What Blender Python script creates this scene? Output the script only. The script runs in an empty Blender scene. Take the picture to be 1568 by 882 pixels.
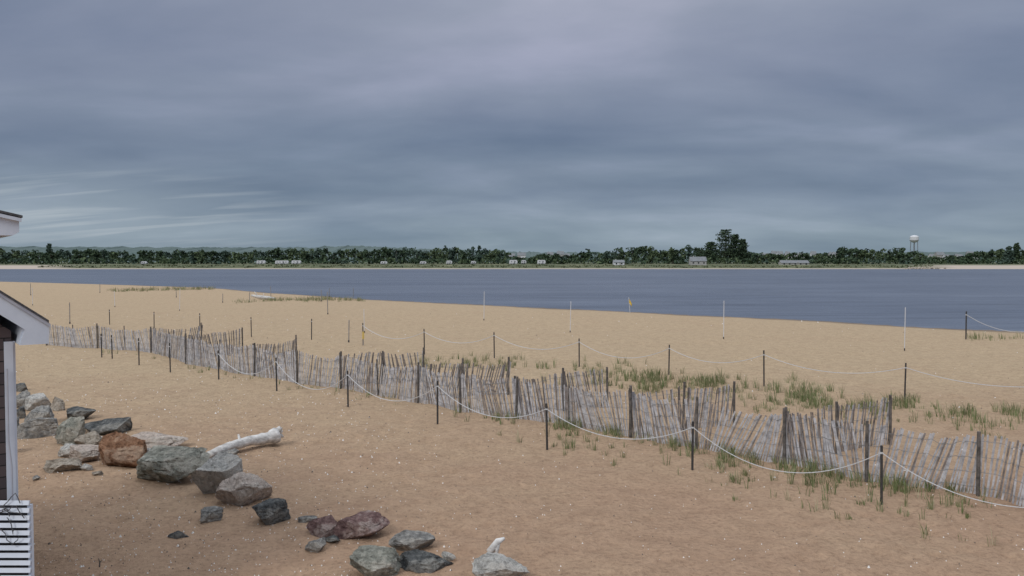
import bpy, math, random
from mathutils import Vector, Matrix, noise
random.seed(7)
R=math.radians
scene=bpy.context.scene
H=4.5; F=1230.0; PITCH=math.atan(41/1230)
WL=-0.3
# ---------------------------------------------------------------- camera
cd=bpy.data.cameras.new("camera"); cam=bpy.data.objects.new("camera",cd)
scene.collection.objects.link(cam); scene.camera=cam
cam.location=(0,0,H); cam.rotation_euler=(math.pi/2-PITCH,0,0)
cd.lens=36*F/1568; cd.clip_end=20000; cd.clip_start=0.1
def ground_at(px,py,z=0.0):
    """image pixel -> ground coordinates"""
    u=(px-784)/F; v=-(py-441)/F
    d=Vector((u, math.cos(PITCH)+v*math.sin(PITCH), -math.sin(PITCH)+v*math.cos(PITCH)))
    t=(H-z)/-d.z
    return d.x*t, d.y*t
def smooth(t):
    t=max(0,min(1,t)); return t*t*(3-2*t)
def interp(pts,x):
    if x<=pts[0][0]: return pts[0][1]
    for (a,b),(c,d) in zip(pts,pts[1:]):
        if x<=c: return b+(d-b)*(x-a)/(c-a)
    return pts[-1][1]
# ---------------------------------------------------------------- materials
def mat(name):
    m=bpy.data.materials.new(name); m.use_nodes=True
    nt=m.node_tree; b=nt.nodes["Principled BSDF"]
    return m,nt,b
def noise_node(nt,scale,detail=5,rough=.6,coord='Object',stretch=None):
    tc=nt.nodes.new('ShaderNodeTexCoord'); mp=nt.nodes.new('ShaderNodeMapping')
    nt.links.new(tc.outputs[coord],mp.inputs[0])
    if stretch: mp.inputs['Scale'].default_value=stretch
    n=nt.nodes.new('ShaderNodeTexNoise'); n.inputs['Scale'].default_value=scale
    n.inputs['Detail'].default_value=detail; n.inputs['Roughness'].default_value=rough
    nt.links.new(mp.outputs[0],n.inputs['Vector']); return n
def ramp(nt,src,stops):
    r=nt.nodes.new('ShaderNodeValToRGB'); e=r.color_ramp.elements
    while len(e)<len(stops): e.new(0.5)
    for i,(p,c) in enumerate(stops):
        e[i].position=p; e[i].color=(*c,1) if len(c)==3 else c
    nt.links.new(src,r.inputs[0]); return r
def mixc(nt,fac,a,b,mode='MIX'):
    m=nt.nodes.new('ShaderNodeMix'); m.data_type='RGBA'; m.blend_type=mode
    for i,s in ((0,fac),(6,a),(7,b)):
        if hasattr(s,'is_linked') or hasattr(s,'links'): nt.links.new(s,m.inputs[i])
        elif isinstance(s,(int,float)): m.inputs[i].default_value=s
        else: m.inputs[i].default_value=(*s,1)
    return m.outputs[2]
def bump(nt,b,src,strength,dist,prev=None):
    n=nt.nodes.new('ShaderNodeBump'); n.inputs['Strength'].default_value=strength
    n.inputs['Distance'].default_value=dist; nt.links.new(src,n.inputs['Height'])
    if prev: nt.links.new(prev.outputs[0],n.inputs['Normal'])
    nt.links.new(n.outputs[0],b.inputs['Normal']); return n
def simple(name,c1,c2,scale=3,rough=.85,bmp=0,stretch=None,detail=4,spec=.3,lo=.35,hi=.65):
    m,nt,b=mat(name); n=noise_node(nt,scale,detail,.65,stretch=stretch)
    r=ramp(nt,n.outputs[0],[(lo,c1),(hi,c2)]); nt.links.new(r.outputs[0],b.inputs['Base Color'])
    b.inputs['Roughness'].default_value=rough; b.inputs['Specular IOR Level'].default_value=spec
    if bmp: bump(nt,b,n.outputs[0],1.0,bmp)
    return m

# ---------------------------------------------------------------- mesh builder
class MB:
    def __init__(s): s.v=[]; s.f=[]; s.m=[]
    def face(s,pts,m=0):
        i=len(s.v); s.v+= [tuple(p) for p in pts]; s.f.append(tuple(range(i,i+len(pts)))); s.m.append(m)
    def box(s,c,size,m=0,rot=None):
        i=len(s.v); c=Vector(c)
        for dx in(-.5,.5):
            for dy in(-.5,.5):
                for dz in(-.5,.5):
                    p=Vector((dx*size[0],dy*size[1],dz*size[2]))
                    if rot: p=rot@p
                    s.v.append(tuple(c+p))
        for q in((0,1,3,2),(4,6,7,5),(0,4,5,1),(2,3,7,6),(0,2,6,4),(1,5,7,3)):
            s.f.append(tuple(i+k for k in q)); s.m.append(m)
    def tube(s,pts,rads,n=6,m=0,cap=True):
        i0=len(s.v); pts=[Vector(p) for p in pts]
        for k,p in enumerate(pts):
            a=pts[max(0,k-1)]; b=pts[min(len(pts)-1,k+1)]; d=(b-a).normalized()
            up=Vector((0,0,1)) if abs(d.z)<.9 else Vector((1,0,0))
            x=d.cross(up).normalized(); y=x.cross(d)
            for j in range(n):
                t=2*math.pi*j/n; s.v.append(tuple(p+rads[k]*(x*math.cos(t)+y*math.sin(t))))
        for k in range(len(pts)-1):
            for j in range(n):
                a=i0+k*n+j; b=i0+k*n+(j+1)%n
                s.f.append((a,b,b+n,a+n)); s.m.append(m)
        if cap:
            s.f.append(tuple(i0+j for j in range(n))[::-1]); s.m.append(m)
            s.f.append(tuple(i0+(len(pts)-1)*n+j for j in range(n))); s.m.append(m)
    def prism(s,poly,y0,y1,m=0,xf=None):
        """poly in XZ extruded along Y"""
        a=[Vector((x,y0,z)) for x,z in poly]; b=[Vector((x,y1,z)) for x,z in poly]
        i=len(s.v); s.v+=[tuple(p) for p in a+b]; n=len(poly)
        s.f.append(tuple(i+k for k in range(n))); s.m.append(m)
        s.f.append(tuple(i+n+k for k in range(n))[::-1]); s.m.append(m)
        for k in range(n):
            l=(k+1)%n; s.f.append((i+k,i+n+k,i+n+l,i+l)); s.m.append(m)
    def obj(s,name,mats,smoothf=False,parent=None,matrix=None):
        me=bpy.data.meshes.new(name); me.from_pydata(s.v,[],s.f)
        for mm in mats: me.materials.append(mm)
        me.polygons.foreach_set('material_index',s.m)
        if smoothf: me.polygons.foreach_set('use_smooth',[True]*len(s.f))
        me.update()
        o=bpy.data.objects.new(name,me); scene.collection.objects.link(o)
        if parent: o.parent=parent
        if matrix is not None: o.matrix_world=matrix
        return o
def empty(name,loc=(0,0,0),rz=0):
    o=bpy.data.objects.new(name,None); o.location=loc; o.rotation_euler=(0,0,rz)
    scene.collection.objects.link(o); return o

# ---------------------------------------------------------------- terrain
shore_px=[(0,431),(120,434),(250,438),(330,441),(400,447),(560,458),(650,462),(740,467),(900,474),(1060,482),(1200,488),(1380,499),(1500,505),(1568,507)]
shore=[ground_at(a,b,WL) for a,b in shore_px]
shore=[(-3000,1500),(-700,420),(-260,265)]+sorted(shore)+[(60,44),(120,34),(400,10),(3000,-400)]
def near_land(x,y):
    return interp(shore,x)-y
def far_edge(x):
    return 492+6*noise.noise(Vector((x*.01,0,3)))+2*noise.noise(Vector((x*.06,0,9)))
def gz(x,y):
    if y>400:
        d=y-far_edge(x)
        if d<0: return max(-2.5,WL+d*.08)
        z=interp([(0,WL),(4,.5),(8,1.1),(22,2.2),(50,2.8),(110,3.2),(400,3.3),(900,2.5),(4000,2.5)],d)
        return z+ (0.25*noise.noise(Vector((x*.05,y*.05,0))) if d>4 else 0)
    sd=near_land(x,y)*.8
    sd+=0.8*noise.noise(Vector((x*.15,y*.15,5)))+.35*noise.noise(Vector((x*.6,y*.6,8)))
    if sd<0: return max(-2.5,WL+sd*.1)
    z=WL*(1-smooth(sd/9))
    a=smooth((sd)/12)
    z+=a*(.07*noise.noise(Vector((x*.12,y*.12,0)))+.07*noise.noise(Vector((x*.45,y*.45,2))))
    if y<70:
        z+=a*(.04*noise.noise(Vector((x*1.4,y*1.4,4)))+.012*noise.noise(Vector((x*6,y*6,1))))
        if 9<y<48 and abs(x)<32:
            # trampled footprints: dimples with a raised rim, denser in patches
            dn=.5+.9*noise.noise(Vector((x*.22,y*.22,11)))
            if dn>.15:
                d1=noise.voronoi(Vector((x*2.0,y*2.3,.5)))[0][0]
                z+=a*min(1,dn)*(-.065*(1-smooth(d1/.40))+.018*math.exp(-((d1-.48)/.1)**2))
    return z
def seq(parts):
    out=[]
    for a,b,st in parts:
        t=a
        while t<b-1e-6: out.append(t); t+=st
    out.append(parts[-1][1]); return out
ys=seq([(-400,-40,60),(-40,10,4),(10,26,.085),(26,38,.16),(38,66,.4),(66,200,1.2),(200,460,10),(460,484,4),(484,530,2),(530,660,10)])
t=ys[-1]
while t<9000: t*=1.25; ys.append(t)
xs=seq([(-130,-27,1.3),(-27,-16,.25),(-16,17,.09),(17,27,.25),(27,130,1.3)])
t=130; ext=[]
while t<9000: t*=1.12; ext.append(t)
xs=[-e for e in ext[::-1]]+xs+ext
v=[];nx=len(xs)
for y in ys:
    for x in xs: v.append((x,y,gz(x,y)))
f=[];mi=[]
for j in range(len(ys)-1):
    for i in range(nx-1):
        a=j*nx+i; f.append((a,a+1,a+1+nx,a+nx)); mi.append(1 if ys[j]>440 else 0)
# sand material
sand,nt,b=mat("sand")
geo=nt.nodes.new('ShaderNodeNewGeometry'); sx=nt.nodes.new('ShaderNodeSeparateXYZ'); nt.links.new(geo.outputs['Position'],sx.inputs[0])
n1=noise_node(nt,.25,4,.6); n2=noise_node(nt,11,4,.75); n3=noise_node(nt,2.4,3,.6)
mr=nt.nodes.new('ShaderNodeMapRange'); mr.inputs[1].default_value=13; mr.inputs[2].default_value=34
nt.links.new(sx.outputs[1],mr.inputs[0])
ad=nt.nodes.new('ShaderNodeMath'); ad.operation='MULTIPLY_ADD'; nt.links.new(n1.outputs[0],ad.inputs[0]); ad.inputs[1].default_value=1.0
nt.links.new(mr.outputs[0],ad.inputs[2])
sb=nt.nodes.new('ShaderNodeMath'); sb.operation='SUBTRACT'; nt.links.new(ad.outputs[0],sb.inputs[0]); sb.inputs[1].default_value=.48; sb.use_clamp=True
c=mixc(nt,sb.outputs[0],(.405,.272,.182),(.485,.365,.238))
r=ramp(nt,n2.outputs[0],[(.3,(.64,.62,.61)),(.48,(.98,.98,.98)),(.72,(1.18,1.18,1.18))])
c=mixc(nt,.85,c,r.outputs[0],'MULTIPLY')
r=ramp(nt,n3.outputs[0],[(.3,(.82,.80,.79)),(.6,(1,1,1))])  # dimple shade put into the colour, darker where the bump noise is low
c=mixc(nt,.8,c,r.outputs[0],'MULTIPLY')
mz=nt.nodes.new('ShaderNodeMapRange'); mz.inputs[1].default_value=WL+.01; mz.inputs[2].default_value=WL+.07; nt.links.new(sx.outputs[2],mz.inputs[0])
c=mixc(nt,mz.outputs[0],(.22,.17,.125),c)
nt.links.new(c,b.inputs['Base Color']); b.inputs['Roughness'].default_value=.95; b.inputs['Specular IOR Level'].default_value=.12
bp=bump(nt,b,n3.outputs[0],.7,.12); bp=bump(nt,b,n2.outputs[0],1,.06,bp)
# far marsh
marsh,nt,b=mat("marsh_grass_ground")
geo=nt.nodes.new('ShaderNodeNewGeometry'); sx=nt.nodes.new('ShaderNodeSeparateXYZ'); nt.links.new(geo.outputs['Position'],sx.inputs[0])
n=noise_node(nt,.06,6,.7)
r=ramp(nt,n.outputs[0],[(.35,(.065,.08,.04)),(.55,(.12,.13,.065)),(.7,(.18,.18,.10))])
mz=nt.nodes.new('ShaderNodeMapRange'); mz.inputs[1].default_value=.0; mz.inputs[2].default_value=.3; nt.links.new(sx.outputs[2],mz.inputs[0])
ab=nt.nodes.new('ShaderNodeMath'); ab.operation='ABSOLUTE'; off=nt.nodes.new('ShaderNodeMath'); off.operation='ADD'; off.inputs[1].default_value=10
nt.links.new(sx.outputs[0],off.inputs[0]); nt.links.new(off.outputs[0],ab.inputs[0])
me_=nt.nodes.new('ShaderNodeMapRange'); me_.inputs[1].default_value=258; me_.inputs[2].default_value=285; me_.inputs[3].default_value=0; me_.inputs[4].default_value=1.0; nt.links.new(ab.outputs[0],me_.inputs[0])
su=nt.nodes.new('ShaderNodeMath'); su.operation='SUBTRACT'; nt.links.new(mz.outputs[0],su.inputs[0])
m2=nt.nodes.new('ShaderNodeMapRange'); m2.inputs[1].default_value=1.6; m2.inputs[2].default_value=2.3; m2.inputs[3].default_value=1; m2.inputs[4].default_value=0; nt.links.new(sx.outputs[2],m2.inputs[0])
mu=nt.nodes.new('ShaderNodeMath'); mu.operation='MULTIPLY'; nt.links.new(m2.outputs[0],mu.inputs[0]); nt.links.new(me_.outputs[0],mu.inputs[1])
nt.links.new(mu.outputs[0],su.inputs[1]); su.use_clamp=True
c=mixc(nt,su.outputs[0],(.44,.37,.31),r.outputs[0]); nt.links.new(c,b.inputs['Base Color'])
b.inputs['Roughness'].default_value=1
me=bpy.data.meshes.new("beach_ground"); me.from_pydata(v,[],f); me.materials.append(sand); me.materials.append(marsh)
me.polygons.foreach_set('material_index',mi); me.polygons.foreach_set('use_smooth',[True]*len(f)); me.update()
o=bpy.data.objects.new("beach_ground",me); scene.collection.objects.link(o)

# ---------------------------------------------------------------- water
water,nt,b=mat("river_water_surface")
n=noise_node(nt,.02,5,.6,stretch=(.5,2.5,1)); w=noise_node(nt,1.2,4,.65,stretch=(.7,1.6,1)); w2=noise_node(nt,.22,5,.65,stretch=(.3,2.2,1))
r=ramp(nt,n.outputs[0],[(.35,(.084,.105,.148)),(.65,(.122,.145,.192))])
r2=ramp(nt,w2.outputs[0],[(.35,(.76,.77,.79)),(.65,(1.18,1.17,1.16))])
c=mixc(nt,1.0,r.outputs[0],r2.outputs[0],'MULTIPLY')
nt.links.new(c,b.inputs['Base Color']); b.inputs['Roughness'].default_value=.42; b.inputs['IOR'].default_value=1.33
b.inputs['Specular IOR Level'].default_value=.33
bp=bump(nt,b,w.outputs[0],.9,.18); bp=bump(nt,b,w2.outputs[0],.9,.6,bp)
mb=MB(); mb.face([(-8000,-800,WL),(8000,-800,WL),(8000,600,WL),(-8000,600,WL)]); mb.obj("river_water",[water])

# ---------------------------------------------------------------- world
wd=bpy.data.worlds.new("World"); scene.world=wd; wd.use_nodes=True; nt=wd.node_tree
for n in list(nt.nodes): nt.nodes.remove(n)
out=nt.nodes.new('ShaderNodeOutputWorld')
sky=nt.nodes.new('ShaderNodeTexSky'); sky.sky_type='NISHITA'; sky.sun_disc=False; sky.sun_elevation=R(43); sky.sun_rotation=R(215)
bg1=nt.nodes.new('ShaderNodeBackground'); bg1.inputs[1].default_value=.07; nt.links.new(sky.outputs[0],bg1.inputs[0])
tc=nt.nodes.new('ShaderNodeTexCoord'); sp=nt.nodes.new('ShaderNodeSeparateXYZ'); nt.links.new(tc.outputs['Generated'],sp.inputs[0])
def M(op,a,b=None,clamp=False):
    m=nt.nodes.new('ShaderNodeMath'); m.operation=op; m.use_clamp=clamp
    for i,s in enumerate((a,b)):
        if s is None: continue
        if isinstance(s,(int,float)): m.inputs[i].default_value=s
        else: nt.links.new(s,m.inputs[i])
    return m.outputs[0]
z=M('MAXIMUM',sp.outputs[2],0.0)
zz=M('ADD',z,.19)
cu=M('DIVIDE',sp.outputs[0],zz); cv=M('DIVIDE',sp.outputs[1],zz)
cb=nt.nodes.new('ShaderNodeCombineXYZ'); nt.links.new(cu,cb.inputs[0]); nt.links.new(cv,cb.inputs[1])
def wn(scale,detail,rough,st,loc=(0,0,0),rot=0,dist=0):
    mp=nt.nodes.new('ShaderNodeMapping'); nt.links.new(cb.outputs[0],mp.inputs[0]); mp.inputs['Scale'].default_value=st; mp.inputs['Location'].default_value=loc
    mp.inputs['Rotation'].default_value=(0,0,rot)
    n=nt.nodes.new('ShaderNodeTexNoise'); n.inputs['Scale'].default_value=scale; n.inputs['Detail'].default_value=detail
    n.inputs['Roughness'].default_value=rough; n.inputs['Distortion'].default_value=dist
    nt.links.new(mp.outputs[0],n.inputs['Vector']); return n.outputs[0]
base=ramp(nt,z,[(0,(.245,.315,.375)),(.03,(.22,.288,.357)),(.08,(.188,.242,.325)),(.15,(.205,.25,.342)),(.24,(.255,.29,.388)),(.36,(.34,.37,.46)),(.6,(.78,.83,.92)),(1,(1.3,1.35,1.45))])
na=wn(1.35,6,.48,(.75,1.1,1),(3,1,0),.25,.3)
nb=wn(.6,3,.5,(.7,1.3,1),(7.3,4,0),-.2)
nd=wn(3.6,4,.55,(.8,1.2,1),(2,9,0),.15,.2)
ra=ramp(nt,na,[(.32,(.78,.82,.87)),(.44,(.92,.935,.955)),(.55,(1.04,1.04,1.03)),(.68,(1.26,1.21,1.19))])
rb=ramp(nt,nb,[(.32,(.82,.87,.90)),(.5,(1,1,1)),(.68,(1.20,1.16,1.15))])
rd=ramp(nt,nd,[(.35,(.965,.97,.975)),(.65,(1.04,1.035,1.03))])
c=mixc(nt,1.0,base.outputs[0],ra.outputs[0],'MULTIPLY'); c=mixc(nt,1.0,c,rb.outputs[0],'MULTIPLY'); c=mixc(nt,1.0,c,rd.outputs[0],'MULTIPLY')
# brighter breaks low in the left of the sky
nc=wn(3.0,4,.5,(.35,2.4,1),(1,2,0),.04,.3)
rc=ramp(nt,nc,[(.50,(0,0,0)),(.66,(1,1,1))])
el=ramp(nt,z,[(.01,(0,0,0)),(.035,(1,1,1)),(.07,(.8,.8,.8)),(.115,(0,0,0))])
az=nt.nodes.new('ShaderNodeMapRange'); nt.links.new(sp.outputs[0],az.inputs[0]); az.inputs[1].default_value=-.22; az.inputs[2].default_value=-.44
k=M('MULTIPLY',rc.outputs[0],el.outputs[0]); k=M('MULTIPLY',k,az.outputs[0]); k=M('MULTIPLY',k,.75)
c=mixc(nt,k,c,(.46,.51,.56))
k2=M('MULTIPLY',el.outputs[0],az.outputs[0]); k2=M('MULTIPLY',k2,.35)
c=mixc(nt,k2,c,(.36,.43,.49))
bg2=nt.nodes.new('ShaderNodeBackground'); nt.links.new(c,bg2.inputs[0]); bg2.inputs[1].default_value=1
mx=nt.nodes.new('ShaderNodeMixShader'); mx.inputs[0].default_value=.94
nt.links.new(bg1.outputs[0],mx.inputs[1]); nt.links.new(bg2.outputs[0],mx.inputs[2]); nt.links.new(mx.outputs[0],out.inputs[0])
sl=bpy.data.lights.new("sun","SUN"); sl.energy=1.35; sl.angle=R(14); sl.color=(1,.98,.95)
so=bpy.data.objects.new("sun",sl); so.rotation_euler=(R(50),0,R(-35)); scene.collection.objects.link(so)
scene.view_settings.view_transform='Standard'; scene.view_settings.look='None'; scene.view_settings.exposure=0

# ---------------------------------------------------------------- sand (snow) fence
slatA=simple("weathered_slat",(.27,.265,.275),(.57,.56,.575),6,.9)
slatB=simple("weathered_slat_brown",(.15,.125,.11),(.33,.29,.27),6,.9)
postm=simple("fence_post_wood",(.06,.055,.05),(.17,.15,.135),8,.9)
wire=simple("fence_wire",(.15,.15,.15),(.25,.25,.25),8,.5)
def fence(name,pts,h=1.22,pn=.35,seed=0,lean=.3,post_h=1.25,pitch=.072):
    rnd=random.Random(seed); mb=MB()
    P=[Vector((*ground_at(a,b),0)) for a,b in pts]
    s=0; wires=[[] for _ in range(4)]
    for a,b in zip(P,P[1:]):
        L=(b-a).length; d=(b-a)/L; n=max(2,int(L/pitch)); nrm=Vector((-d.y,d.x,0))
        sgn=rnd.choice((-1,1)); amp=rnd.uniform(.5,1.2)*sgn; sink=rnd.uniform(.02,.14)
        for k in range(n):
            t=(k+.5)/n; p=a+d*L*t
            bow=.10*math.sin(math.pi*t)+.06*noise.noise(Vector((s*.7,seed,0)))
            p=p+nrm*bow; p.z=gz(p.x,p.y)-.02
            env=math.sin(math.pi*min(1,max(0,t)))**.5
            ln=lean*env*(amp+noise.noise(Vector((s*.6,seed*3.1,1)))*1.6)+rnd.uniform(-.07,.07)
            tilt=.12*noise.noise(Vector((s*.5,seed,4)))
            hh=h*(1+.06*noise.noise(Vector((s*.8,2,seed))))+rnd.uniform(-.035,.03)-sink*math.sin(math.pi*t)
            ax=(Vector((0,0,1))+d*ln+nrm*tilt).normalized()
            side=(d-ax*d.dot(ax)).normalized(); nn=ax.cross(side)
            rot=Matrix((side,nn,ax)).transposed()
            if rnd.random()>.03:
                mb.box(p+ax*(hh/2-.03)+nrm*rnd.uniform(-.008,.008),(rnd.uniform(.03,.044),.009,hh),1 if rnd.random()<pn else 0,rot)
            for q,fr_ in enumerate((.14,.38,.62,.87)): wires[q].append(p+ax*hh*fr_-nrm*.012)
            s+=L/n
    for w_ in wires: mb.tube(w_,[.005]*len(w_),4,3)
    for k,p in enumerate(P):
        x,y=p.x,p.y; zg=gz(x,y); a=rnd.uniform(-.04,.04)
        mb.tube([(x,y-.05,zg-.1),(x+a,y-.05,zg+post_h+rnd.uniform(-.04,.06))],[.036,.033],8,2)
    for a,b in zip(P,P[1:]):
        L=(b-a).length
        m=int(L/3.6)
        for k in range(1,m+1):
            p=a+(b-a)*(k/(m+1)); zg=gz(p.x,p.y); ln=rnd.uniform(-.06,.06)
            mb.tube([(p.x,p.y+.13,zg-.1),(p.x+ln,p.y+.13,zg+post_h+rnd.uniform(-.09,.0))],[.026,.024],7,2)
    return mb.obj(name,[slatA,slatB,postm,wire])
front=[(72,529),(150,533),(232,541),(285,556),(390,578),(455,588),(522,596),(640,617),(705,630),(790,640),(965,671),(1065,689),(1200,712),(1325,737),(1495,756),(1580,776),(1720,806)]
fence("sand_fence",front,seed=1,pn=.22,lean=.30,pitch=.062)
spurs=[[(1200,710),(1280,696),(1362,683)],[(965,669),(1045,659),(1123,651)],[(790,638),(862,630),(930,623)],[(640,615),(710,608),(778,603)],
       [(522,594),(585,589),(648,585)],[(390,573),(455,558)],[(285,553),(372,541)],[(232,538),(310,533)]]
for i,sp_ in enumerate(spurs): fence("sand_fence",sp_,seed=20+i,pn=.65,lean=.17)

# ---------------------------------------------------------------- rope fences
ropem=simple("white_rope",(.45,.45,.45),(.62,.62,.62),40,.9)
ironm=simple("dark_metal_post",(.03,.03,.032),(.07,.065,.06),10,.6)
def rope_fence(name,items,r=.024,sag=.5,skip=()):
    mb=MB(); tops=[]
    for px,py,h in items:
        x,y=ground_at(px,py); zg=gz(x,y); a=random.uniform(-.025,.025)
        rr=r*(1+y*.004)
        mb.tube([(x,y,zg-.2),(x+a,y,zg+h-.01),(x+a,y,zg+h)],[rr,rr,rr*.7],8,0)
        mb.tube([(x+a,y,zg+h*.86),(x+a,y,zg+h*.89)],[rr*1.25,rr*1.25],8,1)
        tops.append(Vector((x+a,y,zg+h*.88)))
    for k,(a,b) in enumerate(zip(tops,tops[1:])):
        if k in skip: continue
        pts=[]; sg=sag*random.uniform(.75,1.2)
        for i in range(25):
            t=i/24; p=a.lerp(b,t); p.z-=sg*4*t*(1-t); p.z=max(p.z,gz(p.x,p.y)+.02); pts.append(p)
        mb.tube(pts,[.0055+.0002*p.y for p in pts],5,1)
    return mb.obj(name,[ironm,ropem])
rope_fence("rope_fence",[(1730,852,1.1),(1350,771,1.1),(1060,721,1.05),(838,686,1.12),(670,650,1.2),(533,622,1.13),(424,601,1.15),(335,583,1.1),(261,570,1.2),(213,560,1.15),(172,550,1.1),(156,548,1.1)],sag=.58,skip=(7,8,9,10))
rope_fence("rope_fence",[(1690,640,1.25),(1385,614,1.27),(1170,592,1.3),(1024,574,1.2),(887,561,1.2),(757,549,1.2),(650,541,1.25),(556,529,1.2),(477,521,1.2),(385,515,1.2),(306,506,1.15),(236,502,1.1),(168,498,1.05),(107,495,1.5)],sag=.5,skip=(7,8,9,10,11,12))
rope_fence("rope_fence",[(1479,521,1.6),(1640,527,1.6),(1800,534,1.6)],r=.032,sag=.8)

def pole(px,py,h,m,r=.02,lean=0):
    x,y=ground_at(px,py); zg=gz(x,y); mb=MB(); rr=r*(1+y*.008)
    mb.tube([(x,y,zg-.2),(x+lean*.5,y,zg+h*.5),(x+lean,y,zg+h-.03),(x+lean,y,zg+h)],[rr,rr,rr*.9,rr*.5],8,0)
    mb.tube([(x,y,zg-.1),(x,y,zg+.12)],[rr*1.5,rr*1.5],8,1)
    return mb.obj("marker_pole",[m,ironm])
pvc=simple("white_plastic_pole",(.55,.55,.55),(.68,.68,.68),5,.6)
grayp=simple("gray_pole",(.2,.19,.18),(.3,.28,.26),5,.7)
for a in [(1385,536,2.2),(1108,520,2.2),(873,508,2.0),(741,491,2.2),(558,510,1.5),(275,476,2.0),(176,470,1.6),(50,468,1.8)]: pole(*a,pvc,.015,random.uniform(-.06,.06))
for a in [(534,525,1.25),(502,482,1.9),(492,462,1.3),(415,455,1.4),(341,463,1.0),(382,462,1.1),(541,452,1.4),(504,451,1.2),(270,455,1.2),(153,448,1.3),(47,452,1.6),(107,496,1.5)]: pole(*a,grayp,.022,random.uniform(-.05,.05))
yel=simple("yellow_flag",(.55,.37,.06),(.68,.48,.08),5,.7)
def flag(px,py,h):
    x,y=ground_at(px,py); zg=gz(x,y); mb=MB()
    mb.tube([(x,y,zg-.2),(x-.14,y,zg+h)],[.024,.02],8,0)
    n=6
    for i in range(n):
        for j in range(3):
            def P(i,j):
                t=i/n; return (x-.12+t*.26,y-.08+.05*math.sin(t*7),zg+h-.12-.5*t-j*.13*(1-t*.3))
            mb.face([P(i,j),P(i+1,j),P(i+1,j+1),P(i,j+1)],1)
    return mb.obj("marker_flag",[pvc,yel])
flag(965,476,1.45)
x,y=ground_at(556,529); mb=MB(); mb.box((x+.02,y-.06,.55),(.09,.03,.4),0); mb.tube([(x+.02,y-.055,-.1),(x+.02,y-.055,.8)],[.025,.025],6,1); mb.obj("yellow_marker_sign",[yel,grayp])

# ---------------------------------------------------------------- rocks
def rock_mat(name,c1,c2,c3,fl=.35):
    m,nt,b=mat(name); n=noise_node(nt,2.8,7,.75); n2=noise_node(nt,13,5,.8); n3=noise_node(nt,1.5,4,.7)
    r=ramp(nt,n.outputs[0],[(.36,c1),(.5,c2),(.62,c3)]); r2=ramp(nt,n2.outputs[0],[(.34,(.50,.49,.48)),(.5,(1,1,1)),(.66,(1.3,1.3,1.28))])
    c=mixc(nt,.85,r.outputs[0],r2.outputs[0],'MULTIPLY')
    r3=ramp(nt,n3.outputs[0],[(.48,(0,0,0)),(.58,(1,1,1))])
    k=nt.nodes.new('ShaderNodeMath'); k.operation='MULTIPLY'; nt.links.new(r3.outputs[0],k.inputs[0]); k.inputs[1].default_value=fl
    c=mixc(nt,k.outputs[0],c,(.42,.36,.29))
    nt.links.new(c,b.inputs['Base Color']); b.inputs['Roughness'].default_value=.95; b.inputs['Specular IOR Level'].default_value=.1
    bp=bump(nt,b,n.outputs[0],1,.16); bump(nt,b,n2.outputs[0],1,.05,bp); return m
RM={'brown':rock_mat("rock_brown",(.15,.075,.045),(.34,.185,.11),(.50,.32,.21)),
 'gray':rock_mat("rock_gray",(.18,.175,.165),(.35,.34,.32),(.56,.54,.50)),
 'light':rock_mat("rock_light",(.38,.365,.335),(.60,.58,.54),(.80,.77,.72)),
 'pink':rock_mat("rock_pink",(.44,.36,.30),(.64,.54,.47),(.76,.69,.62)),
 'dark':rock_mat("rock_dark",(.07,.074,.075),(.155,.16,.158),(.33,.33,.31),.2),
 'red':rock_mat("rock_red",(.12,.07,.07),(.28,.18,.165),(.50,.40,.37),.2),
 'tan':rock_mat("rock_tan",(.25,.20,.155),(.44,.38,.31),(.62,.56,.48)),
 'green':rock_mat("rock_greenish",(.17,.17,.145),(.34,.34,.29),(.57,.55,.48))}
import bmesh
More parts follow.
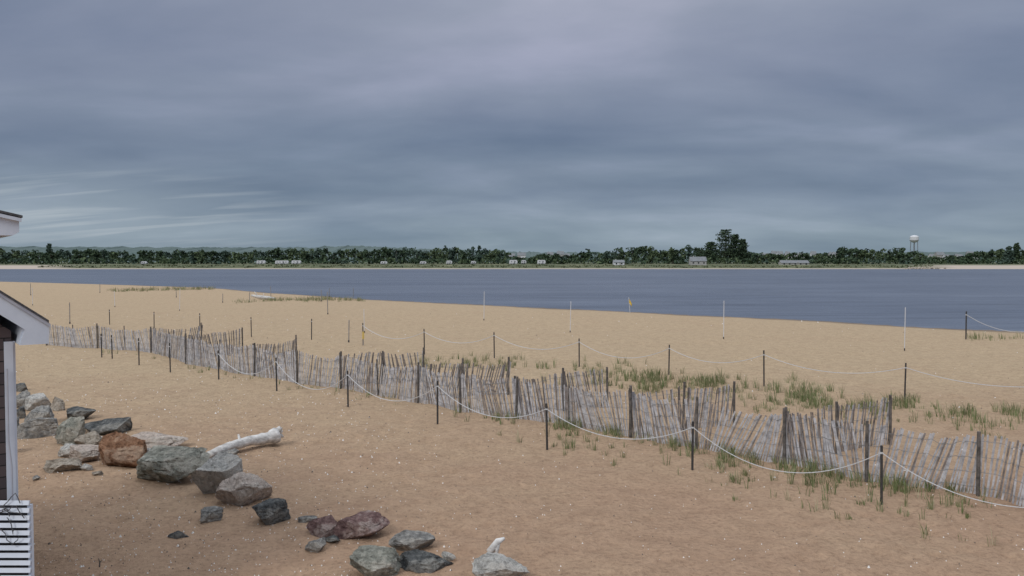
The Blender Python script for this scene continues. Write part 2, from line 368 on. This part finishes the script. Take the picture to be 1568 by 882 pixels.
def rock(x0,x1,yt,yb,kind,seed,depthf=.8,name="boulder",rz=0,cuts=16):
    rnd=random.Random(seed)
    cx=(x0+x1)/2; gx,gy=ground_at(cx,yb-(yb-yt)*.08); ppm=F/gy
    w=(x1-x0)/ppm; d=w*depthf
    d=min(d,max(.6*w,(yb-yt)/ppm*1.6)); 
    sinp=H/math.hypot(gy,H)
    h=max(.5*(yb-yt)/ppm,(yb-yt)/ppm-.4*d*sinp)
    gy2=gy+d*.42; gx*=gy2/gy; w*=gy2/gy*1.05
    bm=bmesh.new(); bmesh.ops.create_icosphere(bm,subdivisions=5,radius=1)
    planes=[]
    for k in range(cuts):
        nrm=Vector((rnd.gauss(0,1),rnd.gauss(0,1),rnd.gauss(0,.7))).normalized(); planes.append((nrm,rnd.uniform(.42,.72)))
    planes.append((Vector((rnd.uniform(-.4,.4),rnd.uniform(-.6,-.1),1)).normalized(),rnd.uniform(.40,.58)))
    off=Vector((seed*3.7,seed*1.3,0))
    for vv in bm.verts:
        p=vv.co.copy()
        p*=1+.3*noise.noise(p*1.1+off)
        for _ in range(2):
            for n_,dd in planes:
                q=p.dot(n_)
                if q>dd: p-=n_*(q-dd)
        rg_=1-abs(noise.noise(p*2.6+off))*2
        p+=p.normalized()*(.035*noise.noise(p*3+off)+.028*noise.noise(p*8+off)-.06*max(0,rg_-.82)/.18+.014*noise.noise(p*18+off))
        vv.co=p
    mn=[min(v_.co[i] for v_ in bm.verts) for i in range(3)]; mxx=[max(v_.co[i] for v_ in bm.verts) for i in range(3)]
    dims=(w,d,h*1.3)
    for vv in bm.verts:
        for i in range(3): vv.co[i]=((vv.co[i]-mn[i])/(mxx[i]-mn[i])-.5)*dims[i]
    me=bpy.data.meshes.new(name); bm.to_mesh(me); bm.free(); me.materials.append(RM[kind])
    for p in me.polygons: p.use_smooth=True
    try: me.set_sharp_from_angle(angle=R(18))
    except Exception: pass
    o=bpy.data.objects.new(name,me); o.location=(gx,gy2,gz(gx,gy2)+h-h*1.3/2); o.rotation_euler=(0,0,rz); scene.collection.objects.link(o); return o
rocks=[(22,42,586,600,'dark'),(20,46,600,628,'gray'),(42,76,604,630,'light'),(24,42,622,642,'dark'),(38,80,626,656,'gray'),
(98,144,627,648,'dark'),(28,92,640,674,'gray'),(128,196,640,668,'dark'),(86,132,640,686,'green'),(120,158,664,694,'tan'),(88,122,684,706,'light'),
(188,286,664,694,'pink'),(66,128,704,730,'tan'),(106,154,684,713,'pink'),(150,226,666,723,'brown'),(222,262,688,712,'light'),(210,320,690,749,'green'),
(122,142,716,727,'light'),(300,374,700,768,'light'),(332,413,730,783,'pink'),(388,442,768,811,'dark'),(306,340,780,803,'gray'),(258,289,811,824,'dark'),
(456,486,795,807,'gray'),(470,520,799,831,'red'),(512,595,793,834,'red'),(468,500,826,848,'gray'),(597,665,821,856,'gray'),(676,698,850,864,'light'),
(536,612,850,900,'green'),(606,692,847,884,'dark'),(724,810,862,905,'light'),(50,62,732,740,'gray'),(100,112,648,660,'tan'),(140,156,726,733,'tan'),(76,100,610,632,'tan'),
(5,30,640,670,'gray'),(2,26,670,700,'tan'),(340,365,690,704,'gray'),(495,520,825,836,'dark'),(60,84,640,652,'light'),(118,134,648,662,'gray')]
for i,a in enumerate(rocks): rock(*a,seed=i+3)

# driftwood
drift=simple("driftwood_bleached",(.36,.345,.33),(.72,.70,.67),5,.85,.03,(.6,2,2))
mb=MB()
A=Vector((*ground_at(318,704),.10)); B=Vector((*ground_at(424,680),.27))
n=18; pts=[];rd=[]
for i in range(n+1):
    t=i/n; p=A.lerp(B,t); p.z+=.04*math.sin(t*5)+.03*noise.noise(Vector((t*6,1,1))); p.y+=.06*math.sin(t*4); pts.append(p)
    rd.append(.085+.06*t+(.05*smooth((t-.85)/.15))+.02*noise.noise(Vector((t*11,5,2))))
mb.tube(pts,rd,14)
for k in range(7):
    a=k*.9+.3; e=B+Vector((.10+.05*math.cos(a*3),.1*math.sin(a*2),.17*math.sin(a)))
    mb.tube([B-(B-A).normalized()*.15,B.lerp(e,.6),e],[.09,.06,.02],7)
mb.tube([pts[8],pts[8]+Vector((-.06,.02,.22))],[.05,.02],7)
mb.obj("driftwood_log",[drift],True)
mb=MB(); x,y=ground_at(752,868); mb.tube([(x-.02,y,.22),(x+.04,y,.30),(x+.10,y,.38),(x+.2,y+.02,.42)],[.06,.055,.05,.02],9)
mb.tube([(x+.1,y,.36),(x+.08,y-.05,.2)],[.04,.02],7); mb.obj("driftwood_piece",[drift],True)
mb=MB(); x,y=ground_at(403,459); mb.tube([(x-1.4,y,.5),(x-.6,y,.35),(x+.6,y,.2),(x+1.4,y,.15)],[.12,.2,.22,.12],8)
mb.tube([(x-.6,y,.35),(x-1.0,y,.95)],[.08,.03],6); mb.tube([(x,y,.3),(x+.1,y,.8)],[.07,.02],6); mb.obj("driftwood_log",[drift],True)
mb=MB(); x,y=ground_at(152,872); z0=gz(x,y); mb.tube([(x,y,z0-.05),(x+.01,y,z0+.07),(x-.01,y,z0+.13)],[.012,.009,.004],6); mb.tube([(x,y,z0+.05),(x+.04,y,z0+.1)],[.006,.003],5); mb.obj("driftwood_twig",[postm])

# ---------------------------------------------------------------- shells & pebbles
mb=MB()
def chip(x,y,s,m):
    z=gz(x,y); k=5; a0=random.random()*6
    ring=[(x+s*math.cos(a0+2*math.pi*i/k)*random.uniform(.6,1),y+s*math.sin(a0+2*math.pi*i/k)*random.uniform(.6,1),z-.004) for i in range(k)]
    top=(x,y,z+s*1.1)
    for i in range(k): mb.face([ring[i],ring[(i+1)%k],top],m)
for i in range(3200):
    px=random.uniform(-50,1650); py=random.uniform(600,930) if random.random()<.8 else random.uniform(480,620)
    if random.random()<.6 and px>700: px=random.uniform(0,600)
    x,y=ground_at(px,py)
    s=random.uniform(.008,.019)*(1+.03*(y-12))*(1.7 if random.random()<.06 else 1)
    chip(x,y,s,0 if random.random()<.65 else 1)
shell=simple("shell_white",(.68,.66,.62),(.88,.86,.83),30,.6); peb=simple("pebble_dark",(.08,.07,.06),(.2,.16,.13),30,.8)
mb.obj("shells_and_pebbles",[shell,peb])

# ---------------------------------------------------------------- beach grass
gA=simple("beach_grass_green",(.10,.135,.05),(.20,.235,.10),1.5,.8); gB=simple("beach_grass_straw",(.28,.24,.14),(.42,.37,.24),1.5,.85)
mb=MB()
def tuft(x,y,h,n,straw=.3,spread=.12):
    z=gz(x,y)-.02
    for i in range(n):
        a=random.random()*6.283; r=random.random()*spread; bx=x+r*math.cos(a); by=y+r*math.sin(a)
        hh=h*random.uniform(.5,1.15); ln=random.uniform(.05,.6)*hh; a2=a+random.uniform(-.8,.8); w=random.uniform(.004,.008)*(1+max(0,y-18)*.02)
        dx=math.cos(a2)*ln; dy=math.sin(a2)*ln; px_=math.cos(a2+1.57)*w; py_=math.sin(a2+1.57)*w
        if abs(px_)<w*.5: px_=w*.6
        m=1 if random.random()<straw else 0
        p0=(bx-px_,by-py_,z); p1=(bx+px_,by+py_,z); q0=(bx+dx*.35-px_*.8,by+dy*.35-py_*.8,z+hh*.6); q1=(bx+dx*.35+px_*.8,by+dy*.35+py_*.8,z+hh*.6)
        mb.face([p0,p1,q1,q0],m); mb.face([q0,q1,(bx+dx,by+dy,z+hh*.97)],m)
def fr(px): return interp([(a,b) for a,b in front],px)
fc=[random.triangular(620,1600,1300) for _ in range(60)]
for i in range(430):
    px=random.choice(fc)+random.gauss(0,13); d=abs(random.gauss(0,1))*random.choice((6,12,22))*interp([(500,.5),(900,1.0),(1300,1.5)],px)
    x,y=ground_at(px,fr(px)+d-4); tuft(x,y,random.uniform(.14,.40),random.randint(4,14),.35,.08)
for i in range(40):
    px=random.uniform(90,620); x,y=ground_at(px,fr(px)+random.uniform(-2,12)); tuft(x,y,random.uniform(.15,.3),7,.3)
cl=[(random.uniform(640,1600),random.gauss(0,1)) for _ in range(90)]
for cxp,o_ in cl:
    cyp=interp([(640,552),(800,566),(950,580),(1100,592),(1250,607),(1400,628),(1600,645)],cxp)+o_*9
    for k in range(random.randint(3,9)):
        x,y=ground_at(cxp+random.gauss(0,14),cyp+random.gauss(0,3)); tuft(x,y,random.uniform(.2,.48),random.randint(7,15),.35,.12)
for i in range(110):
    px=random.uniform(1000,1560); x,y=ground_at(px,interp([(1000,600),(1560,655)],px)+random.gauss(4,9)); tuft(x,y,random.uniform(.15,.35),8,.35)
for i in range(150):
    px=random.uniform(165,325); x,y=ground_at(px,interp([(165,446),(325,442)],px)+random.gauss(0,1)); tuft(x,y,random.uniform(.3,.7),8,.5,.6)
for i in range(150):
    px=random.choice((random.gauss(470,30),random.uniform(345,560))); x,y=ground_at(px,interp([(340,464),(420,460),(560,460)],px)+random.gauss(0,1)); tuft(x,y,random.uniform(.3,.6),8,.45,.4)
for i in range(30):
    px=random.uniform(1480,1600); x,y=ground_at(px,519+random.gauss(0,2)); tuft(x,y,random.uniform(.2,.5),8,.4,.3)
mb.obj("beach_grass",[gA,gB])

# ---------------------------------------------------------------- house on the left
white=simple("white_trim_paint",(.56,.61,.69),(.66,.71,.79),2,.5,spec=.4)
sh,nt,b=mat("cedar_shingles")
br=nt.nodes.new('ShaderNodeTexBrick'); tc=nt.nodes.new('ShaderNodeTexCoord'); mp=nt.nodes.new('ShaderNodeMapping'); mp.inputs['Rotation'].default_value=(R(90),0,0)
nt.links.new(tc.outputs['Object'],mp.inputs[0]); nt.links.new(mp.outputs[0],br.inputs['Vector']); br.inputs['Scale'].default_value=1
br.inputs['Brick Width'].default_value=.15; br.inputs['Row Height'].default_value=.13; br.inputs['Mortar Size'].default_value=.006
br.inputs['Color1'].default_value=(.10,.075,.075,1); br.inputs['Color2'].default_value=(.055,.045,.05,1); br.inputs['Mortar'].default_value=(.01,.01,.01,1)
nt.links.new(br.outputs[0],b.inputs['Base Color']); b.inputs['Roughness'].default_value=.9; bump(nt,b,br.outputs['Fac'],.6,-.01)
roofm=simple("asphalt_shingle_roof",(.05,.05,.055),(.11,.11,.115),25,.95,.005)
cond=simple("gray_conduit",(.35,.36,.42),(.45,.46,.5),5,.5)
glass=simple("window_glass_dark",(.02,.025,.03),(.04,.045,.05),2,.1,spec=.5)
hx,hy=-5.62,9.0
hm=empty("shingled_beach_house",(hx,hy,0),R(38))
def part(mb,name,mats): 
    o=mb.obj(name,mats); o.parent=hm; return o
mb=MB(); mb.prism([(-5,-.3),(-.005,-.3),(-.005,3.72),(-.8,4.3),(-5,4.3)],0,5,0); part(mb,"walls",[sh])
mb=MB(); mb.prism([(-5,4.0),(-.8,4.0),(-.8,4.86),(-5,4.86)],.02,4.8,0); part(mb,"upper_wall",[sh])
mb=MB(); mb.box((-.035,-.015,1.7),(.085,.03,3.8)); mb.box((.02,.08,1.7),(.025,.16,3.8)); part(mb,"corner_boards",[white])
sl_=.76
def zr(X): return 3.81+(.33-X)*sl_
mb=MB(); mb.prism([(.33,zr(.33)),(.33,zr(.33)+.03),(-.8,zr(-.8)+.03),(-.8,zr(-.8))],-.28,5.1); part(mb,"lower_roof",[roofm])
mb=MB(); mb.prism([(.33,zr(.33)-.003),(-.8,zr(-.8)-.003),(-.8,zr(-.8)-.24),(.10,zr(.10)-.24),(.045,3.575),(.33,3.575)],-.26,-.22); 
mb.prism([(.33,zr(.33)-.004),(.12,zr(.12)-.004),(.04,3.58),(.33,3.58)],-.219,5.0)
mb.prism([(-.8,zr(-.8)-.16),(-.8,zr(-.8)-.20),(.03,zr(.03)-.20),(.03,zr(.03)-.16)],-.218,-.004)
part(mb,"rake_board_and_eave_return",[white])
mb=MB(); mb.prism([(.345,zr(.345)-.04),(.345,zr(.345)-.0),(-.8,zr(-.8)-.0),(-.8,zr(-.8)-.04)],-.275,-.262); part(mb,"drip_edge",[cond])
mb=MB(); mb.prism([(-5,4.78),(.0,4.78),(.06,4.82),(.06,4.97),(-5,5.35)],-.30,4.9,0); part(mb,"upper_eave",[white])
mb=MB(); mb.prism([(.09,4.975),(.09,5.0),(-5,6.2),(-5,6.17)][::-1],-.34,5.0,0); part(mb,"upper_roof",[roofm])
mb=MB(); mb.prism([(.08,4.93),(.08,4.968),(-2.5,5.56),(-2.5,5.52)],-.335,-.302,0); part(mb,"upper_rake_trim",[white])
mb=MB(); mb.tube([(-.055,-.05,3.3),(-.055,-.05,2.5),(-.03,-.055,2.2),(-.03,-.055,1.75)],[.008]*4,6); part(mb,"conduit",[cond])
def screen_part(mb,name,mats):
    o=part(mb,name,mats); o.location=(.072,-.564,0); o.rotation_euler=(0,0,-R(38)); return o
mb=MB()
zt=1.92
while zt>0.05:
    mb.box((-.6,0,zt-.03),(1.2,.022,.05),0,Matrix.Rotation(R(-18),3,'X')); zt-=.082
mb.box((-1.22,.03,.9),(.05,.05,1.85)); mb.box((-.02,.045,.93),(.04,.04,1.86))
screen_part(mb,"slatted_screen",[white])
mb=MB(); mb.box((-.6,.09,.93),(1.15,.01,1.85)); screen_part(mb,"screen_backing",[roofm])
mb=MB()
for i in range(6):
    p=[Vector((-.35+random.uniform(0,.2),-.04,1.9-random.uniform(0,.3)))]
    for q in range(6): p.append(p[-1]+Vector((random.uniform(.0,.06),random.uniform(-.01,.01),random.uniform(-.09,.06))))
    mb.tube(p,[.005]*7,5)
screen_part(mb,"hanging_cable",[roofm])
mb=MB(); mb.box((-2.6,-.02,3.0),(1.0,.04,1.3),0); mb.box((-2.6,-.045,3.0),(.84,.01,1.14),1); mb.box((-2.6,-.06,3.0),(.84,.02,.04),0); part(mb,"window",[white,glass])

# ---------------------------------------------------------------- far shore
def fol(name,a,b,s=.35): return simple(name,a,b,s,.95,lo=.38,hi=.62,spec=.1,detail=3)
F1=fol("foliage_dark",(.034,.056,.036),(.072,.102,.056)); F2=fol("foliage_mid",(.055,.08,.044),(.115,.15,.078)); F3=fol("foliage_blue",(.044,.07,.056),(.085,.122,.09)); BK=simple("bark",(.05,.04,.03),(.1,.08,.06),3)
def cluster(mb,c,rx,rz,n,s,m,rnd):
    for i in range(n):
        while True:
            p=Vector((rnd.uniform(-1,1),rnd.uniform(-1,1),rnd.uniform(-1,1)))
            if .25<p.length<1: break
        q=Vector((c[0]+p.x*rx,c[1]+p.y*rx,c[2]+p.z*rz)); ss=s*rnd.uniform(.6,1.4)
        a=Vector((rnd.gauss(0,1),rnd.gauss(0,1),rnd.gauss(0,1))).normalized(); b_=a.orthogonal().normalized(); c_=a.cross(b_)
        k=rnd.choice((4,5)); t0=rnd.random()*6
        mb.face([q+ss*rnd.uniform(.6,1)*(b_*math.cos(t0+6.283*j/k)+c_*math.sin(t0+6.283*j/k)) for j in range(k)],m)
def tree(mb,x,y,h,w,m,rnd):
    """round deciduous crown, widest at mid height, hanging low"""
    z=gz(x,y)-.2
    mb.tube([(x,y,z),(x+rnd.uniform(-.3,.3),y,z+h*.5),(x,y,z+h*.85)],[.25,.16,.05],5,3)
    nc=rnd.randint(11,15)
    for i in range(nc):
        t=rnd.uniform(.18,.86); rr=w/2*math.sqrt(max(.05,1-((t-.45)/.55)**2))
        a=rnd.random()*6.28; r=rr*rnd.uniform(.2,.75)
        c=(x+r*math.cos(a),y+r*math.sin(a),z+h*t)
        if i%4==0: mb.tube([(x,y,z+h*t*.7),c],[.09,.03],4,3,False)
        cluster(mb,c,w*rnd.uniform(.18,.27),h*rnd.uniform(.11,.16),rnd.randint(13,18),.85,m,rnd)
prof=[(-500,381),(0,380),(60,380),(75,377),(100,381),(200,383),(300,382),(380,383),(430,381),(520,379),(560,381),(590,379),(625,374),(650,380),(690,376),(715,380),(730,375),(760,380),(775,388),(885,389),(895,381),(930,384),(950,378),(1000,376),(1020,383),(1050,373),(1075,379),(1140,382),(1160,385),(1240,387),(1282,388),(1290,378),(1330,380),(1360,378),(1400,381),(1425,390),(1480,389),(1500,382),(1568,380),(2100,382)]
mb=MB(); rnd=random.Random(5)
px=-320
while px<1900:
    y=rnd.uniform(535,590); x=(px-784)/F*y
    gr=3.0*noise.noise(Vector((px*.018,0,4)))
    top=interp(prof,px)+gr+rnd.choice((rnd.uniform(-2,1.5),rnd.uniform(-1,6)))
    h=4.5+(400-top)/F*y-gz(x,y)+.2
    mi_=0 if noise.noise(Vector((px*.02,7,4)))>.1 else rnd.choice((0,1,2))
    tree(mb,x,y,max(3,h),rnd.uniform(6,12),mi_,rnd)
    px+=rnd.uniform(5,12)
px=-320
while px<1900:
    y=rnd.uniform(528,545); x=(px-784)/F*y
    cluster(mb,(x,y,gz(x,y)+1.8),rnd.uniform(2.5,4.5),rnd.uniform(1.5,3.2),30,.9,rnd.choice((0,0,0,1,2)),rnd)
    px+=rnd.uniform(4,9)
mb.obj("distant_tree_line",[F1,F2,F3,BK])
mb=MB(); px=-250
while px<1430:
    y=far_edge((px-784)/F*500)+rnd.uniform(4,14); x=(px-784)/F*y
    if px>60: cluster(mb,(x,y,gz(x,y)+.3),rnd.uniform(1.5,3.5),rnd.uniform(.3,.8),12,.5,rnd.choice((0,0,1)),rnd)
    px+=rnd.uniform(3,7)
mb.obj("shore_shrubs",[fol("shrub_olive",(.085,.095,.05),(.17,.18,.10)),fol("shrub_green",(.05,.072,.036),(.11,.135,.065))])
def pine(px,top,wpx,y,seed):
    rnd=random.Random(seed); x=(px-784)/F*y; z=gz(x,y)-.2; h=4.5+(400-top)/F*y-z; w=wpx/F*y
    mb=MB(); mb.tube([(x,y,z),(x+.2,y,z+h*.5),(x+.1,y,z+h*.95)],[.55,.35,.08],7,1)
    L=15
    for i in range(L):
        t=.14+.83*i/(L-1); rr=w/2*(1.05-t)**.42*(.7+.5*rnd.random())*(1 if t>.25 else .8)
        for k in range(5):
            a=k*1.256+i*.7+rnd.uniform(-.3,.3); r=rr*rnd.uniform(.55,1)
            e=(x+r*math.cos(a),y+r*math.sin(a),z+h*t+rnd.uniform(-.2,.6))
            mb.tube([(x+.1,y,z+h*t-.4),e],[.12,.03],4,1,False)
            cluster(mb,e,rr*.42,h*.032,18,.5,0,rnd)
            cluster(mb,tuple(Vector(e).lerp(Vector((x,y,z+h*t)),.5)),rr*.35,h*.028,12,.5,0,rnd)
    return mb.obj("pine_tree",[F1 if seed%2 else F3,BK])
pine(1110,352,42,548,1); pine(1126,360,28,550,9); pine(1137,367,22,552,3); pine(1088,371,30,545,5); pine(1544,378,16,540,2); pine(1556,373,14,545,7); pine(76,374,12,560,8); pine(1285,380,12,550,4)
hz=simple("hazy_forest",(.085,.12,.115),(.125,.165,.155),.1,1);  # aerial haze painted into the canopy colour, paler and bluer
v=[];f=[]; rows=[(1100,0),(1150,.75),(1250,1),(1500,.4)]
xs2=[-1500+3*i for i in range(1001)]
for yy,k in rows:
    for x in xs2:
        px=784+x/yy*F
        top=interp([(-700,379),(0,378),(300,379),(480,379),(540,376),(620,380),(800,386),(1200,388),(1600,385),(2200,383)],px)
        hh=4.5+(400-top)/F*yy
        v.append((x,yy,(hh*k if k else 0)+k*(2.0*noise.noise(Vector((x*.05,yy,0)))+2.8*noise.noise(Vector((x*.28,yy,2))))))
n2=len(xs2)
for j in range(3):
    for i in range(n2-1): a=j*n2+i; f.append((a,a+1,a+1+n2,a+n2))
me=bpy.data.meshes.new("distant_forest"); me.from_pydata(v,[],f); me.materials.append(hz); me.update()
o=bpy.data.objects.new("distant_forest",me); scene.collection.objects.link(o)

# campers, cottages
camw=simple("camper_white",(.55,.55,.56),(.68,.68,.69),1,.5); rg=simple("roof_gray",(.16,.17,.18),(.24,.25,.26),1,.9); tyre=simple("tyre",(.02,.02,.02),(.03,.03,.03),3,.9); wallg=simple("siding_beige",(.32,.31,.29),(.42,.41,.39),1,.8)
def camper(px,wpx,y=None,hpx=7):
    y=y or 517; x=(px-784)/F*y; w=wpx/F*y; h=hpx/F*y; z=gz(x,y)+.1; mb=MB()
    hw=w/2
    mb.prism([(x-hw,z+.5),(x-hw+.3,z+h-.15),(x-hw+.7,z+h),(x+hw-.8,z+h),(x+hw-.2,z+h-.5),(x+hw,z+h*.6),(x+hw-.3,z+.5)],y-1.2,y+1.2,0)
    nwin=max(2,int(w/2))
    for i in range(nwin): mb.box((x-hw+ (i+.75)*w/(nwin+.5),y-1.23,z+h*.62),(.7,.05,.45),1)
    mb.box((x+hw*.3,y-1.24,z+h*.5),(.65,.06,h*.62),2); mb.box((x,y-1.22,z+.75),(w*.9,.03,.15),2)
    for s_ in(-.25,.05): mb.tube([(x+w*s_,y-1.25,z+.32),(x+w*s_,y-1.0,z+.32)],[.36,.36],10,3)
    mb.tube([(x+hw-.3,y,z+.5),(x+hw+.9,y,z+.45)],[.06,.06],6,2)
    return mb.obj("camper_trailer",[camw,glass,rg,tyre])
for a in [(400,13,None,6),(432,20,None,6),(454,14,524,6),(588,10,None,5),(648,10,None,5),(688,9,None,6),(725,8,524,5),(786,13,None,7),(802,8,524,6),(829,13,None,7),(221,8,None,5)]: camper(*a)
def cottage(px,wpx,hpx,y,roof=.4,wm=None,name="cottage"):
    x=(px-784)/F*y; w=wpx/F*y; h=hpx/F*y; z=gz(x,y)-.2; mb=MB(); hw=w/2; wh=h*(1-roof)
    mb.box((x,y,z+wh/2),(w,6,wh),0)
    for s_ in(-1,1):
        mb.face([(x-hw-.3,y+s_*3.4,z+wh-.1),(x+hw+.3,y+s_*3.4,z+wh-.1),(x+hw+.3,y,z+h),(x-hw-.3,y,z+h)],1)
        mb.face([(x+s_*hw,y-3,z+wh),(x+s_*hw,y+3,z+wh),(x+s_*hw,y,z+h-.1)],0)
    n=max(2,int(w/3))
    for i in range(n): mb.box((x-hw+(i+.5)*w/n,y-3.03,z+wh*.55),(.9,.08,1.0),2)
    mb.box((x+hw*.2,y-3.04,z+1.0),(.9,.06,2.0),3); mb.box((x-hw*.5,y+.6,z+h),(.6,.6,1.1),3)
    return mb.obj(name,[wm or camw,rg,glass,wallg])
cottage(1068,24,13,515,.5,wallg); cottage(947,16,8,517,.45); cottage(1215,42,7,520,.55,wallg); cottage(782,12,15,600,.4)
rnd=random.Random(11)
for i in range(26):
    px=rnd.choice((rnd.uniform(795,893),rnd.uniform(1425,1500),rnd.uniform(1160,1290))); y=rnd.uniform(760,1000)
    x=(px-784)/F*y; base=gz(x,y)
    cottage(px,rnd.uniform(6,11),(4.5-base)/y*F+rnd.uniform(10,16),y,.3,rnd.choice((camw,wallg)))
# water tower
y=1050; x=(1399-784)/F*y; k=y/F; zc=4.5+(400-366)*k; mb=MB()
R0=6.3*k
pr=[(-5.5,.35),(-4,.8),(-2.5,1),(3,1),(4.3,.85),(5.4,.45),(5.9,.08)]
mb.tube([(x,y,zc+a*k) for a,_ in pr],[R0*b_ for _,b_ in pr],20,0)
for i in range(6):
    a=i*1.047; mb.tube([(x+R0*1.05*math.cos(a),y+R0*1.05*math.sin(a),0),(x+R0*.85*math.cos(a),y+R0*.85*math.sin(a),zc-2.6*k)],[.3,.25],6,1)
mb.tube([(x,y,0),(x,y,zc-5*k)],[.8,.8],8,1); mb.tube([(x,y,zc-1.9*k),(x,y,zc-1.7*k)],[R0*1.08]*2,20,1)
mb.obj("water_tower",[camw,rg])
mb=MB(); rnd=random.Random(3)
for i in range(40):
    px=rnd.gauss(1418,14); y=far_edge((px-784)/F*492)+rnd.uniform(-2,4); x=(px-784)/F*y
    mb.box((x,y,WL+rnd.uniform(.1,.6)),(rnd.uniform(.8,1.6),1,rnd.uniform(.5,1)),0,Matrix.Rotation(rnd.random()*3,3,(rnd.random(),rnd.random(),.5)))
mb.obj("stone_jetty",[RM['tan']])
